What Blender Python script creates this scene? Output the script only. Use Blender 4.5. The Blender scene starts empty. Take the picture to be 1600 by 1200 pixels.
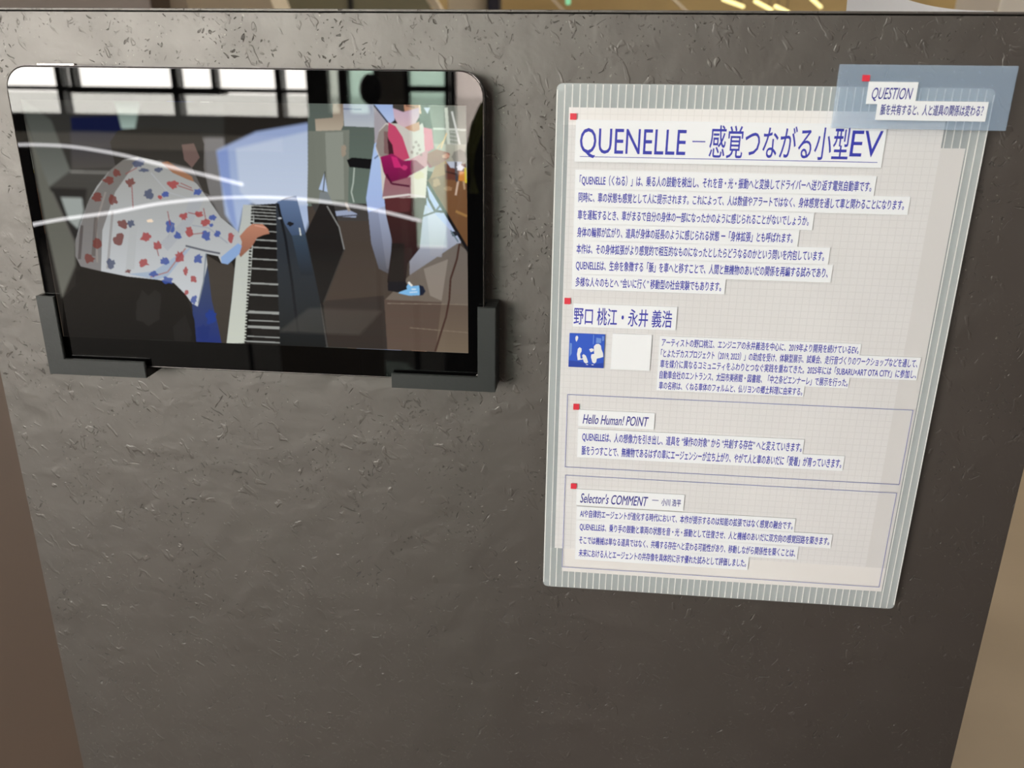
import bpy, bmesh, math, random
import numpy as np
from mathutils import Vector, Matrix

# ------------------------------------------------------------------ camera
D, CH = 0.445, 1.45                       # camera distance to the panel face, camera height (metres)
YAW, PITCH, ROLL, FPX = -0.0962730, -0.3509250, 0.0116014, 1311.33
def _basis(yaw, pitch, roll):
    cy, sy, cp, sp = math.cos(yaw), math.sin(yaw), math.cos(pitch), math.sin(pitch)
    f = Vector((sy*cp, cy*cp, sp)); r = Vector((cy, -sy, 0)); u = r.cross(f)
    cr, sr = math.cos(roll), math.sin(roll)
    return cr*r+sr*u, -sr*r+cr*u, f
RT, UP, FW = _basis(YAW, PITCH, ROLL)
CAM = Vector((0, -D, CH))
SC = bpy.context.scene
cam = bpy.data.cameras.new('camera'); camo = bpy.data.objects.new('camera', cam); SC.collection.objects.link(camo)
cam.sensor_width = 36; cam.lens = FPX/1600*36; cam.clip_start = .01; cam.clip_end = 200
cam.dof.use_dof = True; cam.dof.focus_distance = 0.47; cam.dof.aperture_fstop = 11
camo.matrix_world = Matrix.Translation(CAM) @ Matrix((RT, UP, -FW)).transposed().to_4x4()
SC.camera = camo

def ray(px, py): return RT*((px-800)/FPX) + UP*((600-py)/FPX) + FW
def at(px, py, Y=0.0):                    # the point of the plane y=Y seen at a pixel of the photograph
    d = ray(px, py); return CAM + d*((Y-CAM.y)/d.y)
GLASS_Y = -0.0150                         # front of the tablet
def refl(px, py, Y):                      # the point of the plane y=Y mirrored in the tablet glass at a pixel
    g = at(px, py, GLASS_Y); d = ray(px, py); d = Vector((d.x, -d.y, d.z))
    return g + d*((Y-g.y)/d.y)
def refl_z(px, py, z):
    g = at(px, py, GLASS_Y); d = ray(px, py); d = Vector((d.x, -d.y, d.z))
    return g + d*((z-g.z)/d.z)

# ------------------------------------------------------------------ sky, light, exposure
SKY = 33.0
w = bpy.data.worlds.new('sky'); SC.world = w; w.use_nodes = True
bg = w.node_tree.nodes['Background']; bg.inputs[0].default_value = (1, .955, .885, 1); bg.inputs[1].default_value = SKY
SC.view_settings.view_transform = 'Standard'; SC.view_settings.look = 'None'
SC.view_settings.exposure = 0.0; SC.view_settings.gamma = 1; SC.view_settings.use_curve_mapping = False
SC.cycles.use_denoising = True
SC.cycles.max_bounces = 8; SC.cycles.transparent_max_bounces = 24; SC.cycles.sample_clamp_indirect = 6
SC.cycles.caustics_reflective = False; SC.cycles.caustics_refractive = False
def area(name, loc, target, sx, sy, power, col=(1, 1, 1)):
    l = bpy.data.lights.new(name, 'AREA'); l.shape = 'RECTANGLE'; l.size = sx; l.size_y = sy; l.energy = power; l.color = col
    o = bpy.data.objects.new(name, l); SC.collection.objects.link(o); o.location = loc
    o.rotation_euler = (Vector(target)-Vector(loc)).to_track_quat('-Z', 'Y').to_euler(); return o
# added warm fill lights under the ceiling, unseen, for poster and floor brightness
area('fill_light', (1.6, -2.6, 3.7), (1.6, -2.6, 0), 1.6, 1.6, 38, (1, .92, .84))
area('fill_light', (-2.2, -3.4, 3.7), (-2.2, -3.4, 0), 1.6, 1.6, 10, (1, .94, .88))
area('fill_light', (1.5, 2.6, 3.7), (1.5, 2.6, 0), 2.0, 2.0, 80, (1, .92, .82))
area('fill_light', (-2.0, 3.2, 3.7), (-2.0, 3.2, 0), 2.0, 2.0, 45, (1, .92, .82))

# ------------------------------------------------------------------ materials
MATS = {}
def srgb(r, g, b):
    return tuple(((c/255/12.92) if c/255 <= .04045 else ((c/255+.055)/1.055)**2.4) for c in (r, g, b))
def mat(name, col, rough=.6, metal=0, spec=.5, emit=None, es=0, coat=0):
    if name in MATS: return MATS[name]
    m = bpy.data.materials.new(name); m.use_nodes = True; b = m.node_tree.nodes['Principled BSDF']
    b.inputs['Base Color'].default_value = (*col, 1); b.inputs['Roughness'].default_value = rough
    b.inputs['Metallic'].default_value = metal; b.inputs['Specular IOR Level'].default_value = spec
    if coat: b.inputs['Coat Weight'].default_value = coat
    if emit: b.inputs['Emission Color'].default_value = (*emit, 1); b.inputs['Emission Strength'].default_value = es
    MATS[name] = m; return m
def N(m, t, **kw):
    n = m.node_tree.nodes.new(t)
    for k, v in kw.items(): setattr(n, k, v)
    return n
def L(m, a, b): m.node_tree.links.new(a, b)
def bsdf(m): return m.node_tree.nodes['Principled BSDF']
def noise(m, vec, scale, detail=3, rough=.5, dist=0):
    n = N(m, 'ShaderNodeTexNoise'); n.inputs['Scale'].default_value = scale; n.inputs['Detail'].default_value = detail
    n.inputs['Roughness'].default_value = rough; n.inputs['Distortion'].default_value = dist
    L(m, vec, n.inputs['Vector']); return n.outputs['Fac']
def ramp(m, fac, lo, hi, a=0.0, b=1.0):
    n = N(m, 'ShaderNodeMapRange'); n.inputs['From Min'].default_value = lo; n.inputs['From Max'].default_value = hi
    n.inputs['To Min'].default_value = a; n.inputs['To Max'].default_value = b; L(m, fac, n.inputs['Value']); return n.outputs[0]
def mth(m, op, a, b):
    n = N(m, 'ShaderNodeMath', operation=op)
    for i, v in enumerate((a, b)):
        if isinstance(v, (int, float)): n.inputs[i].default_value = v
        else: L(m, v, n.inputs[i])
    return n.outputs[0]
def mixc(m, fac, a, b):
    n = N(m, 'ShaderNodeMix', data_type='RGBA')
    if isinstance(fac, (int, float)): n.inputs[0].default_value = fac
    else: L(m, fac, n.inputs[0])
    for i, v in ((6, a), (7, b)):
        if isinstance(v, tuple): n.inputs[i].default_value = (*v[:3], 1)
        else: L(m, v, n.inputs[i])
    return n.outputs[2]
def wear(m, c, amt=.12, scale=6, bump=0, bscale=60):           # a little uneven colour and relief
    tc = N(m, 'ShaderNodeTexCoord').outputs['Object']
    f = noise(m, tc, scale, 5)
    L(m, mixc(m, f, tuple(x*(1-amt) for x in c), tuple(min(1, x*(1+amt)) for x in c)), bsdf(m).inputs['Base Color'])
    if bump:
        b = N(m, 'ShaderNodeBump'); b.inputs['Strength'].default_value = 1; b.inputs['Distance'].default_value = bump
        L(m, noise(m, tc, bscale, 4), b.inputs['Height']); L(m, b.outputs[0], bsdf(m).inputs['Normal'])
    return m
def smat(name, col, rough=.6, amt=.1, scale=5, bump=0, bscale=60, **kw):
    if name in MATS: return MATS[name]
    return wear(mat(name, col, rough, **kw), col, amt, scale, bump, bscale)

# painted straw-pressed board: pits, slits and flakes under dark brown satin paint
PANEL_COL = (.046, .037, .032)
mp = mat('painted_board', PANEL_COL, .36, spec=1.0); bsdf(mp).inputs['IOR'].default_value = 1.62; bsdf(mp).inputs['Specular Tint'].default_value = (1, .972, .94, 1)
tc = N(mp, 'ShaderNodeTexCoord').outputs['Object']
def stretch(ang, s):
    n = N(mp, 'ShaderNodeMapping'); n.inputs['Rotation'].default_value = (0, ang, 0); L(mp, tc, n.inputs['Vector'])
    q = N(mp, 'ShaderNodeMapping'); q.inputs['Scale'].default_value = s; L(mp, n.outputs[0], q.inputs['Vector']); return q.outputs[0]
cl = ramp(mp, noise(mp, tc, 34, 2), .45, .60)                                     # clusters
def slits(ang, sc, lo, st=(1, 1, .33)):
    return ramp(mp, noise(mp, stretch(ang, st), sc, 1, .5, .4), lo, lo+.035)
pits = slits(.9, 460, .70)
for a_ in ((-.5, 380, .70), (2.0, 560, .70), (1.4, 250, .735), (.2, 700, .70, (1, 1, .6))): pits = mth(mp, 'MAXIMUM', pits, slits(*a_))
pits = mth(mp, 'MULTIPLY', pits, cl)
und = noise(mp, tc, 48, 3, .45, .3)
fl = ramp(mp, noise(mp, stretch(.6, (1, 1, .55)), 190, 2, .5, .5), .60, .66)
fl = mth(mp, 'MULTIPLY', fl, ramp(mp, noise(mp, tc, 44, 2), .42, .56))
h = mth(mp, 'ADD', mth(mp, 'MULTIPLY', und, .62), mth(mp, 'MULTIPLY', fl, .13))
h = mth(mp, 'SUBTRACT', h, mth(mp, 'MULTIPLY', pits, .36))
h = mth(mp, 'ADD', h, mth(mp, 'MULTIPLY', noise(mp, tc, 700, 2), .02))
bp = N(mp, 'ShaderNodeBump'); bp.inputs['Strength'].default_value = 1; bp.inputs['Distance'].default_value = .00125
L(mp, h, bp.inputs['Height']); L(mp, bp.outputs[0], bsdf(mp).inputs['Normal'])
dust_glints = mth(mp, 'MULTIPLY', ramp(mp, noise(mp, tc, 560, 1), .70, .75), ramp(mp, noise(mp, tc, 34, 2), .44, .56))  # dust specks, with glints of the pit edges painted in as pale colour
c0 = mixc(mp, noise(mp, tc, 9, 4), tuple(x*.86 for x in PANEL_COL), tuple(x*1.15 for x in PANEL_COL))
c1 = mixc(mp, mth(mp, 'MULTIPLY', pits, .6), c0, (.012, .010, .009))
L(mp, mixc(mp, mth(mp, 'MULTIPLY', dust_glints, .42), c1, (.42, .40, .36)), bsdf(mp).inputs['Base Color'])
L(mp, mth(mp, 'ADD', mth(mp, 'MULTIPLY', noise(mp, tc, 40, 3), .12), mth(mp, 'ADD', mth(mp, 'MULTIPLY', pits, .2), .44)), bsdf(mp).inputs['Roughness'])

def mix_transp(name, col, opac, rough=.35, gloss=.06, transl=.0, tint=(1, 1, 1)):  # thin translucent plastic / tracing paper / film
    m = bpy.data.materials.new(name); m.use_nodes = True; nt = m.node_tree; nt.nodes.clear()
    out = N(m, 'ShaderNodeOutputMaterial'); tr = N(m, 'ShaderNodeBsdfTransparent'); tr.inputs[0].default_value = (*tint, 1)
    df = N(m, 'ShaderNodeBsdfDiffuse'); df.inputs[0].default_value = (*col, 1); sh = df.outputs[0]
    tcn = N(m, 'ShaderNodeTexCoord').outputs['Object']
    L(m, mixc(m, noise(m, tcn, 30, 4), tuple(x*.95 for x in col), tuple(min(1, x*1.05) for x in col)), df.inputs[0])
    if transl:
        tl = N(m, 'ShaderNodeBsdfTranslucent'); tl.inputs[0].default_value = (*col, 1)
        x = N(m, 'ShaderNodeMixShader'); x.inputs[0].default_value = transl; L(m, sh, x.inputs[1]); L(m, tl.outputs[0], x.inputs[2]); sh = x.outputs[0]
    x = N(m, 'ShaderNodeMixShader'); x.inputs[0].default_value = opac; L(m, tr.outputs[0], x.inputs[1]); L(m, sh, x.inputs[2]); sh = x.outputs[0]
    g = N(m, 'ShaderNodeBsdfGlossy'); g.inputs['Roughness'].default_value = rough
    lw = N(m, 'ShaderNodeLayerWeight'); lw.inputs[0].default_value = .5
    fr = mth(m, 'ADD', mth(m, 'MULTIPLY', mth(m, 'POWER', lw.outputs['Facing'], 5.0), .9), .04)
    y = N(m, 'ShaderNodeMixShader'); L(m, mth(m, 'MULTIPLY', fr, gloss*16), y.inputs[0]); L(m, sh, y.inputs[1]); L(m, g.outputs[0], y.inputs[2])
    L(m, y.outputs[0], out.inputs[0]); MATS[name] = m; return m

# ------------------------------------------------------------------ mesh helpers
COL = SC.collection
def link(name, bm, m=None, parent=None, smooth=False, mats=None):
    me = bpy.data.meshes.new(name); bm.to_mesh(me); bm.free()
    for x in (mats or ([m] if m else [])): me.materials.append(x)
    if smooth:
        for p in me.polygons: p.use_smooth = True
    o = bpy.data.objects.new(name, me); COL.objects.link(o)
    if parent: o.parent = parent; o.matrix_parent_inverse = Matrix.Identity(4); 
    return o
def box(bm, a, b):
    x0, y0, z0 = [min(p, q) for p, q in zip(a, b)]; x1, y1, z1 = [max(p, q) for p, q in zip(a, b)]
    v = [bm.verts.new(p) for p in ((x0,y0,z0),(x1,y0,z0),(x1,y1,z0),(x0,y1,z0),(x0,y0,z1),(x1,y0,z1),(x1,y1,z1),(x0,y1,z1))]
    for f in ((3,2,1,0),(4,5,6,7),(0,1,5,4),(1,2,6,5),(2,3,7,6),(3,0,4,7)): bm.faces.new([v[i] for i in f])
def bxm(name, a, b, m, parent=None, bev=0):
    bm = bmesh.new(); box(bm, a, b)
    if bev: bmesh.ops.bevel(bm, geom=bm.edges[:], offset=bev, segments=2, affect='EDGES', profile=.6)
    return link(name, bm, m, parent)
def prism(bm, pts, y0, y1):                # polygon in x,z given counter-clockwise seen from -y; extruded in y (y0 the front)
    a = [bm.verts.new((x, y0, z)) for x, z in pts]; b = [bm.verts.new((x, y1, z)) for x, z in pts]
    bm.faces.new(a); bm.faces.new(b[::-1])
    n = len(pts)
    for i in range(n): bm.faces.new((a[i], b[i], b[(i+1) % n], a[(i+1) % n]))
    bmesh.ops.recalc_face_normals(bm, faces=bm.faces[:])
def rrect(x0, z0, x1, z1, r, n=8):
    p = []
    for cx, cz, a0 in ((x1-r, z0+r, -90), (x1-r, z1-r, 0), (x0+r, z1-r, 90), (x0+r, z0+r, 180)):
        for i in range(n+1):
            a = math.radians(a0+90*i/n); p.append((cx+r*math.cos(a), cz+r*math.sin(a)))
    return p
def tube(bm, pts, r, seg=8, flat=1.0):
    rings = []; pts = [Vector(p) for p in pts]
    for i, p in enumerate(pts):
        t = (pts[min(i+1, len(pts)-1)]-pts[max(i-1, 0)]).normalized()
        u = t.cross(Vector((0, 0, 1)));  u = (u if u.length > .05 else t.cross(Vector((1, 0, 0)))).normalized(); v = u.cross(t)
        rr = r[i] if isinstance(r, (list, tuple)) else r
        rings.append([bm.verts.new(p+u*rr*math.cos(2*math.pi*k/seg)+v*rr*flat*math.sin(2*math.pi*k/seg)) for k in range(seg)])
    for a, b in zip(rings, rings[1:]):
        for k in range(seg): bm.faces.new((a[k], a[(k+1) % seg], b[(k+1) % seg], b[k]))
    bm.faces.new(rings[0][::-1]); bm.faces.new(rings[-1])
def empty(name, loc=(0, 0, 0)):
    o = bpy.data.objects.new(name, None); COL.objects.link(o); o.location = loc; o.empty_display_size = .05; return o
def tag(o, label=None, cat=None, group=None, kind=None):
    for k, v in (('label', label), ('category', cat), ('group', group), ('kind', kind)):
        if v: o[k] = v
    return o
def shift(o, root):                        # children are modelled in world space: bring them under a root that stands elsewhere
    o.parent = root; o.matrix_parent_inverse = Matrix.Translation(-root.location)
    return o

# ------------------------------------------------------------------ the hall (setting)
m_floor = smat('floor_boards', srgb(150, 136, 116), .6, .12, 3, .0004, 40)
m_wall = smat('plaster_wall', srgb(196, 186, 174), .8, .05, 2)
m_brown = smat('brown_partition_paint', srgb(76, 61, 51), .6, .06, 3)
m_dark = smat('dark_window_beam', srgb(34, 35, 36), .4, .1, 4)
m_ochre = smat('ochre_wood', srgb(186, 160, 108), .5, .18, 4)
m_cream = smat('cream_plaster', srgb(226, 214, 192), .7, .04, 3)
m_ground = smat('pale_paving', (.46, .47, .46), .8, .1, 1)
XL, XR, YF, YB, ZC = -8.5, 5.0, -7.0, 6.0, 3.8
def structure(o): o['kind'] = 'structure'; return o
structure(bxm('floor', (XL, .3, -.1), (XR, YB, 0), m_floor))
structure(bxm('floor_front', (XL, YF, -.1), (XR, .3, 0), smat('dark_carpet', srgb(58, 51, 45), .9, .2, 30, .001, 300)))
structure(bxm('ceiling', (XL, YF, ZC), (XR, YB, ZC+.1), smat('ceiling_paint', srgb(190, 182, 170), .8, .05)))
structure(bxm('wall_left', (XL-.15, YF, 0), (XL, YB, ZC), m_wall))
structure(bxm('wall_right', (XR, YF, 0), (XR+.15, YB, ZC), smat('right_wall_paint', srgb(120, 108, 98), .7, .06)))
structure(bxm('wall_back', (XL, YB, 0), (XR, YB+.15, ZC), m_ochre))

# window wall behind the photographer, seen mirrored in the tablet
m_frost = None
def X(px, py=160): return refl(px, py, YF).x
def Z(py, px=200): return refl(px, py, YF).z
zs, zb0, zb1, zt = Z(184), Z(152), Z(136), 3.5
wx = [X(-260), X(-130), X(97), X(276), X(437), X(484, 140)]           # window bays
wl, wr = wx[0], wx[-1]
def wall_piece(name, x0, z0, x1, z1, m=m_wall): structure(bxm(name, (x0, YF-.18, z0), (x1, YF, z1), m))
wall_piece('wall_front_sill', XL, 0, X(437), zs-.28, smat('sill_wall', srgb(74, 68, 64), .7, .08))
wall_piece('wall_front_base', X(437), 0, X(620), zs-.28, smat('sill_wall', srgb(74, 68, 64), .7, .08))
wall_piece('wall_front_lintel', XL, zt, X(620), ZC)
wall_piece('wall_front_left', XL, zs-.28, wl, zt)
wall_piece('trim_1', wl, zs-.135, wr+.2, zs, m_dark); wall_piece('trim_3', X(437), zs-.28, wr+.2, zs-.135, m_dark)                 # dark beam under the panes
wall_piece('trim_2', X(108), zb0+.03, X(345), zb1, smat('transom_grey', srgb(120, 112, 104), .6))          # thick transom in the middle bays
wall_piece('wall_front_pier', wr, zs-.28, X(506), zt, m_dark)
wall_piece('wall_front_apron', X(506), zs-.28, X(592), Z(172), m_dark)
wall_piece('wall_front_column', X(592), 0, X(632), zt, smat('column_paint', srgb(205, 205, 196), .7))
m_rw = smat('front_right_wall', srgb(150, 140, 136), .7, .06)
wall_piece('wall_front_right', X(790), 0, XR, ZC, m_rw)
m_pane = mix_transp('window_pane', (.8, .85, .85), .03, .02, .06)
m_frost = mix_transp('frosted_pane', (.6, .7, .66), .42, .2, .06, .6, tint=(.78, .92, .86))
m_band = mix_transp('band_pane', (.3, .29, .27), .2, .1, .05, .5, tint=(.24, .225, .21))
structure(bxm('window_10', (wl, YF-.06, zs-.28), (X(437), YF-.05, zs-.135), m_band))  # added pane; its dim grey band stands in for bright distant floor
for i in range(5):
    x0, x1 = wx[i], wx[i+1]
    root = structure(empty('window_%d' % (i+1), ((x0+x1)/2, YF, zs)))
    bm = bmesh.new(); t = .028
    box(bm, (x0, YF-.12, zs), (x0+t, YF, zt)); box(bm, (x1-t, YF-.12, zs), (x1, YF, zt))
    box(bm, (x0, YF-.12, zb1-.035), (x1, YF, zb1)); box(bm, (x0, YF-.12, zt-.05), (x1, YF, zt)); box(bm, (x0, YF-.12, zs), (x1, YF, zs+.03))
    if i in (2, 3): xm = x0 + (x1-x0)*(.12 if i == 2 else .38); box(bm, (xm-.02, YF-.1, zb1), (xm+.02, YF, zt))
    shift(link('window_frame', bm, m_dark), root)
    for z0, z1 in ((zs+.03, zb1-.035), (zb1, zt-.05)):
        shift(bxm('pane', (x0+t, YF-.07, z0), (x1-t, YF-.064, z1), m_pane), root)
m_rose = mix_transp('rose_blind', (.78, .72, .7), .35, .2, .06, .7, tint=(.75, .71, .7)); m_frost2 = mix_transp('pale_frosted_pane', (.72, .76, .74), .4, .2, .06, .7, tint=(.8, .84, .8))
# frosted panes: a narrow one, a tall greenish door beside the column, one with a rose blind
for k, (a, b, m_, z0, z1) in enumerate(((506, 537, m_frost2, Z(172), zt), (537, 592, m_frost, Z(172), zt), (632, 702, m_frost, 0, zt), (704, 790, m_rose, Z(262), zt))):
    x0, x1 = X(a), X(b)
    root = structure(empty('window_%d' % (6+k), ((x0+x1)/2, YF, z0)))
    shift(bxm('pane', (x0, YF-.06, z0), (x1, YF-.05, z1), m_), root)
    bm = bmesh.new()
    for p, q in ((x0, x0+.04), (x1-.04, x1)): box(bm, (p, YF-.1, z0), (q, YF, z1))
    if k == 2: box(bm, (x0, YF-.1, 1.32), (x1, YF, 1.37))
    shift(link('window_frame', bm, m_dark), root)
wall_piece('wall_front_rose_sill', X(702), 0, X(790), Z(262), m_rw)
wall_piece('wall_front_overdoor', X(592), zt, X(790), ZC)
structure(bxm('ground_outside', (-60, -70, -.25), (60, YF-.2, -.15), m_ground))
def portal(x0, x1, z0, z1):
    l = bpy.data.lights.new('window_portal', 'AREA'); l.shape = 'RECTANGLE'; l.size = abs(x1-x0); l.size_y = z1-z0; l.cycles.is_portal = True
    o = bpy.data.objects.new('window_portal', l); COL.objects.link(o); o.location = ((x0+x1)/2, YF-.2, (z0+z1)/2)
    o.rotation_euler = (math.radians(90), 0, 0); return o          # -Z of the lamp looks along +Y
portal(wl, wr, zs, zt); portal(X(506), X(592), Z(172), zt); portal(X(632), X(790), 0, zt)

# brown partition behind the left edge of the panel, and the hall beyond the top edge
px0 = at(237, 8, .62).x
o = bxm('brown_partition', (-3.2, .62, 0), (px0, .67, 2.4), m_brown, bev=.003)
tag(o, 'tall plain dark brown partition standing behind the left side of the textured panel', 'partition')

# ------------------------------------------------------------------ the display panel
xl = at(54, 840).x; xr = at(1540, 980).x; zt_p = at(800, 15).z
panel = empty('display_panel', ((xl+xr)/2, .012, 0))
tag(panel, 'free-standing dark brown display panel of pitted pressed board with satin paint', 'panel')
bm = bmesh.new(); box(bm, (xl, 0, .02), (xr, .024, zt_p-.0018))
bmesh.ops.bevel(bm, geom=bm.edges[:], offset=.0006, segments=2, affect='EDGES')
shift(link('board', bm, mp), panel)
shift(bxm('top_edge_strip', (xl, -.0002, zt_p-.0012), (xr, .0242, zt_p), mp, bev=.0003), panel)
for s, x in ((-1, xl+.08), (1, xr-.08)):
    shift(bxm('foot', (x-.03, -.16, 0), (x+.03, .18, .02), m_dark, bev=.003), panel)

# ------------------------------------------------------------------ tablet
def lerp(a, b, t): return a+(b-a)*t
tx0, tx1 = at(27, 233, GLASS_Y).x, at(757, 300, GLASS_Y).x
tz1 = at(400, 105.5, GLASS_Y).z; tz0 = at(420, 582.5, GLASS_Y).z
tab = empty('tablet', ((tx0+tx1)/2, -.010, tz0))
tag(tab, 'black glossy tablet with a glowing video of a pianist and a child on its screen', 'tablet')
m_alu = mat('tablet_metal', srgb(58, 56, 58), .28, .9)
m_edge = mat('bright_metal', srgb(225, 220, 218), .2, .9)
m_glass = mat('black_glass', (.002, .002, .0022), .0, spec=.5)
bm = bmesh.new(); TR = .0125
prism(bm, rrect(tx0, tz0, tx1, tz1, TR), GLASS_Y+.0006, GLASS_Y+.0072)
fe = [e for e in bm.edges if all(v.co.y > GLASS_Y+.007 for v in e.verts)]
bmesh.ops.bevel(bm, geom=fe, offset=.0012, segments=3, affect='EDGES')
shift(link('body', bm, m_alu), tab)
bm = bmesh.new(); g = .0009
prism(bm, rrect(tx0+g, tz0+g, tx1-g, tz1-g, TR-g), GLASS_Y, GLASS_Y+.0006)
shift(link('front_glass', bm, m_glass), tab)
# bright polished chamfer round the glass
bm = bmesh.new()
ring = rrect(tx0+.0005, tz0+.0005, tx1-.0005, tz1-.0005, TR-.0005)
pts = [(x, GLASS_Y+.00035, z) for x, z in ring]; pts.append(pts[0]); tube(bm, pts, .00032, 6)
shift(link('chamfer', bm, mat('chamfer_metal', srgb(165, 162, 162), .25, 1)), tab)
b0, b1 = at(59, 101, GLASS_Y+.003), at(118, 101, GLASS_Y+.003)
o = shift(bxm('volume_button', (b0.x, GLASS_Y+.0018, tz1-.0002), (b1.x, GLASS_Y+.0046, tz1+.0011), m_edge, bev=.0004), tab); o['label'] = 'bright silver button bar'

# --- the picture on the screen: a flat image drawn in code, in photograph pixels, laid flat on the display
c_tl, c_tr, c_br = at(33, 157.5, GLASS_Y), at(728, 162, GLASS_Y), at(733, 552, GLASS_Y)
sx0, sx1, sz1, sz0 = c_tl.x, at(730.5, 350, GLASS_Y).x, (c_tl.z+c_tr.z)/2, c_br.z
TW, TH = 1500, int(1500*(sz1-sz0)/(sx1-sx0))
IMG = np.zeros((TH, TW, 3)); 
def uv(p):
    q = at(p[0], p[1], GLASS_Y); return ((q.x-sx0)/(sx1-sx0)*TW, (q.z-sz0)/(sz1-sz0)*TH)
def fillmask(P):
    P = np.array(P); xa, ya = np.floor(P.min(0)).astype(int); xb, yb = np.ceil(P.max(0)).astype(int)
    xa, ya, xb, yb = max(xa, 0), max(ya, 0), min(xb+1, TW), min(yb+1, TH)
    if xa >= xb or ya >= yb: return None
    gx, gy = np.meshgrid(np.arange(xa, xb)+.5, np.arange(ya, yb)+.5); M = np.zeros(gx.shape, bool)
    for (x1_, y1_), (x2_, y2_) in zip(P, np.roll(P, -1, 0)):
        if y1_ == y2_: continue
        c = ((y1_ > gy) != (y2_ > gy)) & (gx < (x2_-x1_)*(gy-y1_)/(y2_-y1_)+x1_); M ^= c
    return slice(ya, yb), slice(xa, xb), M
LIN = lambda c: np.array(srgb(*c))
def poly(pts, c, c2=None, horiz=False, a=1.0):
    P = [uv(p) for p in pts]; r = fillmask(P)
    if r is None: return
    sy, sx, M = r; col = LIN(c)[None, None, :]*np.ones(M.shape+(1,))
    if c2 is not None:
        n = M.shape[1] if horiz else M.shape[0]; t = np.linspace(0, 1, n)
        t = t[None, :, None] if horiz else t[::-1][:, None, None]
        col = LIN(c)*(1-t)+LIN(c2)*t*np.ones(M.shape+(1,))
    reg = IMG[sy, sx]; reg[M] = reg[M]*(1-a)+np.broadcast_to(col, reg.shape)[M]*a
def stroke(pts, wd, c, a=1.0):
    for (ax, ay), (bx, by) in zip(pts, pts[1:]):
        dx, dy = bx-ax, by-ay; l = math.hypot(dx, dy) or 1; nx, ny = -dy/l*wd/2, dx/l*wd/2
        poly([(ax+nx, ay+ny), (bx+nx, by+ny), (bx-nx, by-ny), (ax-nx, ay-ny)], c, a=a)
def blob(cx, cy, rx, ry, c, a=1.0, seed=0, rot=0, j=.25):
    rnd = random.Random(seed*97+int(cx*7+cy)); pts = []
    for k in range(16):
        t = 2*math.pi*k/16; q = 1+rnd.uniform(-j, j); x, y = rx*q*math.cos(t), ry*q*math.sin(t)
        pts.append((cx+x*math.cos(rot)-y*math.sin(rot), cy+x*math.sin(rot)+y*math.cos(rot)))
    poly(pts, c, a=a)
def blur(n):
    global IMG
    for ax in (0, 1):
        acc = sum(np.roll(IMG, k, ax) for k in range(-n, n+1)); IMG = acc/(2*n+1)
poly([(20, 140), (760, 140), (760, 580), (20, 580)], (34, 31, 28))
poly([(33, 150), (350, 150), (350, 300), (60, 300)], (40, 40, 38), (58, 56, 52))
poly([(110, 183), (200, 180), (195, 206), (150, 210), (112, 204)], (14, 20, 52))
poly([(110, 204), (200, 206), (200, 262), (112, 265)], (52, 52, 60), (78, 74, 70))
# pale pillar and recess at the left
poly([(30, 150), (80, 188), (110, 267), (77, 292), (60, 250)], (52, 56, 52), (108, 110, 104))
poly([(35, 180), (77, 292), (118, 380), (118, 415), (97, 466), (70, 345), (50, 232)], (96, 96, 88), (100, 100, 92))
poly([(110, 268), (215, 264), (180, 290), (150, 300), (135, 340), (120, 390), (77, 293)], (72, 70, 66), (56, 54, 50))
poly([(77, 293), (136, 295), (128, 360), (120, 392), (100, 345)], (44, 42, 40))
poly([(95, 308), (128, 309), (131, 330), (122, 358), (108, 345)], (150, 156, 152))
stroke([(81, 300), (119, 385)], 3, (98, 96, 90)); stroke([(110, 268), (215, 271)], 2, (150, 148, 142))
poly([(177, 150), (221, 150), (211, 201), (190, 201)], (60, 74, 66), (150, 168, 160))
# wall and dark coat behind the pianist
poly([(215, 225), (350, 215), (352, 330), (300, 300), (215, 265)], (92, 88, 84), (100, 96, 94))
poly([(318, 215), (350, 215), (360, 350), (345, 345), (325, 300)], (120, 118, 118), (110, 108, 106))
# bright whiteboard
poly([(338, 235), (400, 206), (482, 192), (486, 337), (474, 372), (440, 330), (395, 318), (380, 326), (372, 366), (352, 335), (346, 290)], (142, 158, 196), (172, 188, 216))
poly([(368, 232), (482, 205), (484, 320), (400, 322), (375, 300)], (184, 196, 214), (196, 206, 222), a=.75)
poly([(339, 238), (356, 230), (362, 300), (372, 362), (360, 345), (347, 290)], (108, 130, 190), a=.6)
blur(6)
# standing adults' legs in the middle
poly([(481, 150), (586, 150), (586, 322), (481, 322)], (84, 92, 86), (98, 112, 102))
poly([(535, 150), (586, 150), (585, 199), (538, 197)], (150, 156, 172), (176, 182, 188))
stroke([(536, 170), (565, 171)], 1.5, (90, 98, 130))
poly([(520, 150), (536, 150), (537, 195), (530, 209), (494, 208), (492, 186), (520, 184)], (128, 112, 96), (176, 164, 146))
poly([(482, 205), (546, 203), (544, 320), (480, 318)], (112, 116, 106), (118, 122, 112), horiz=True)
poly([(508, 207), (536, 206), (538, 312), (512, 312)], (136, 140, 130))
poly([(507, 270), (512, 300), (498, 296)], (172, 190, 220)); stroke([(508, 268), (504, 310)], 2, (80, 84, 80))
poly([(500, 300), (512, 300), (522, 322), (496, 330)], (120, 126, 128))
stroke([(554, 257), (552, 285), (549, 300), (553, 316)], 2, (170, 180, 170))
blob(537, 236, 4, 10, (150, 138, 122))
poly([(542, 250), (550, 246), (586, 249), (586, 265), (546, 261)], (16, 16, 18))  # dark reflected bar, drawn into the screen picture
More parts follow.
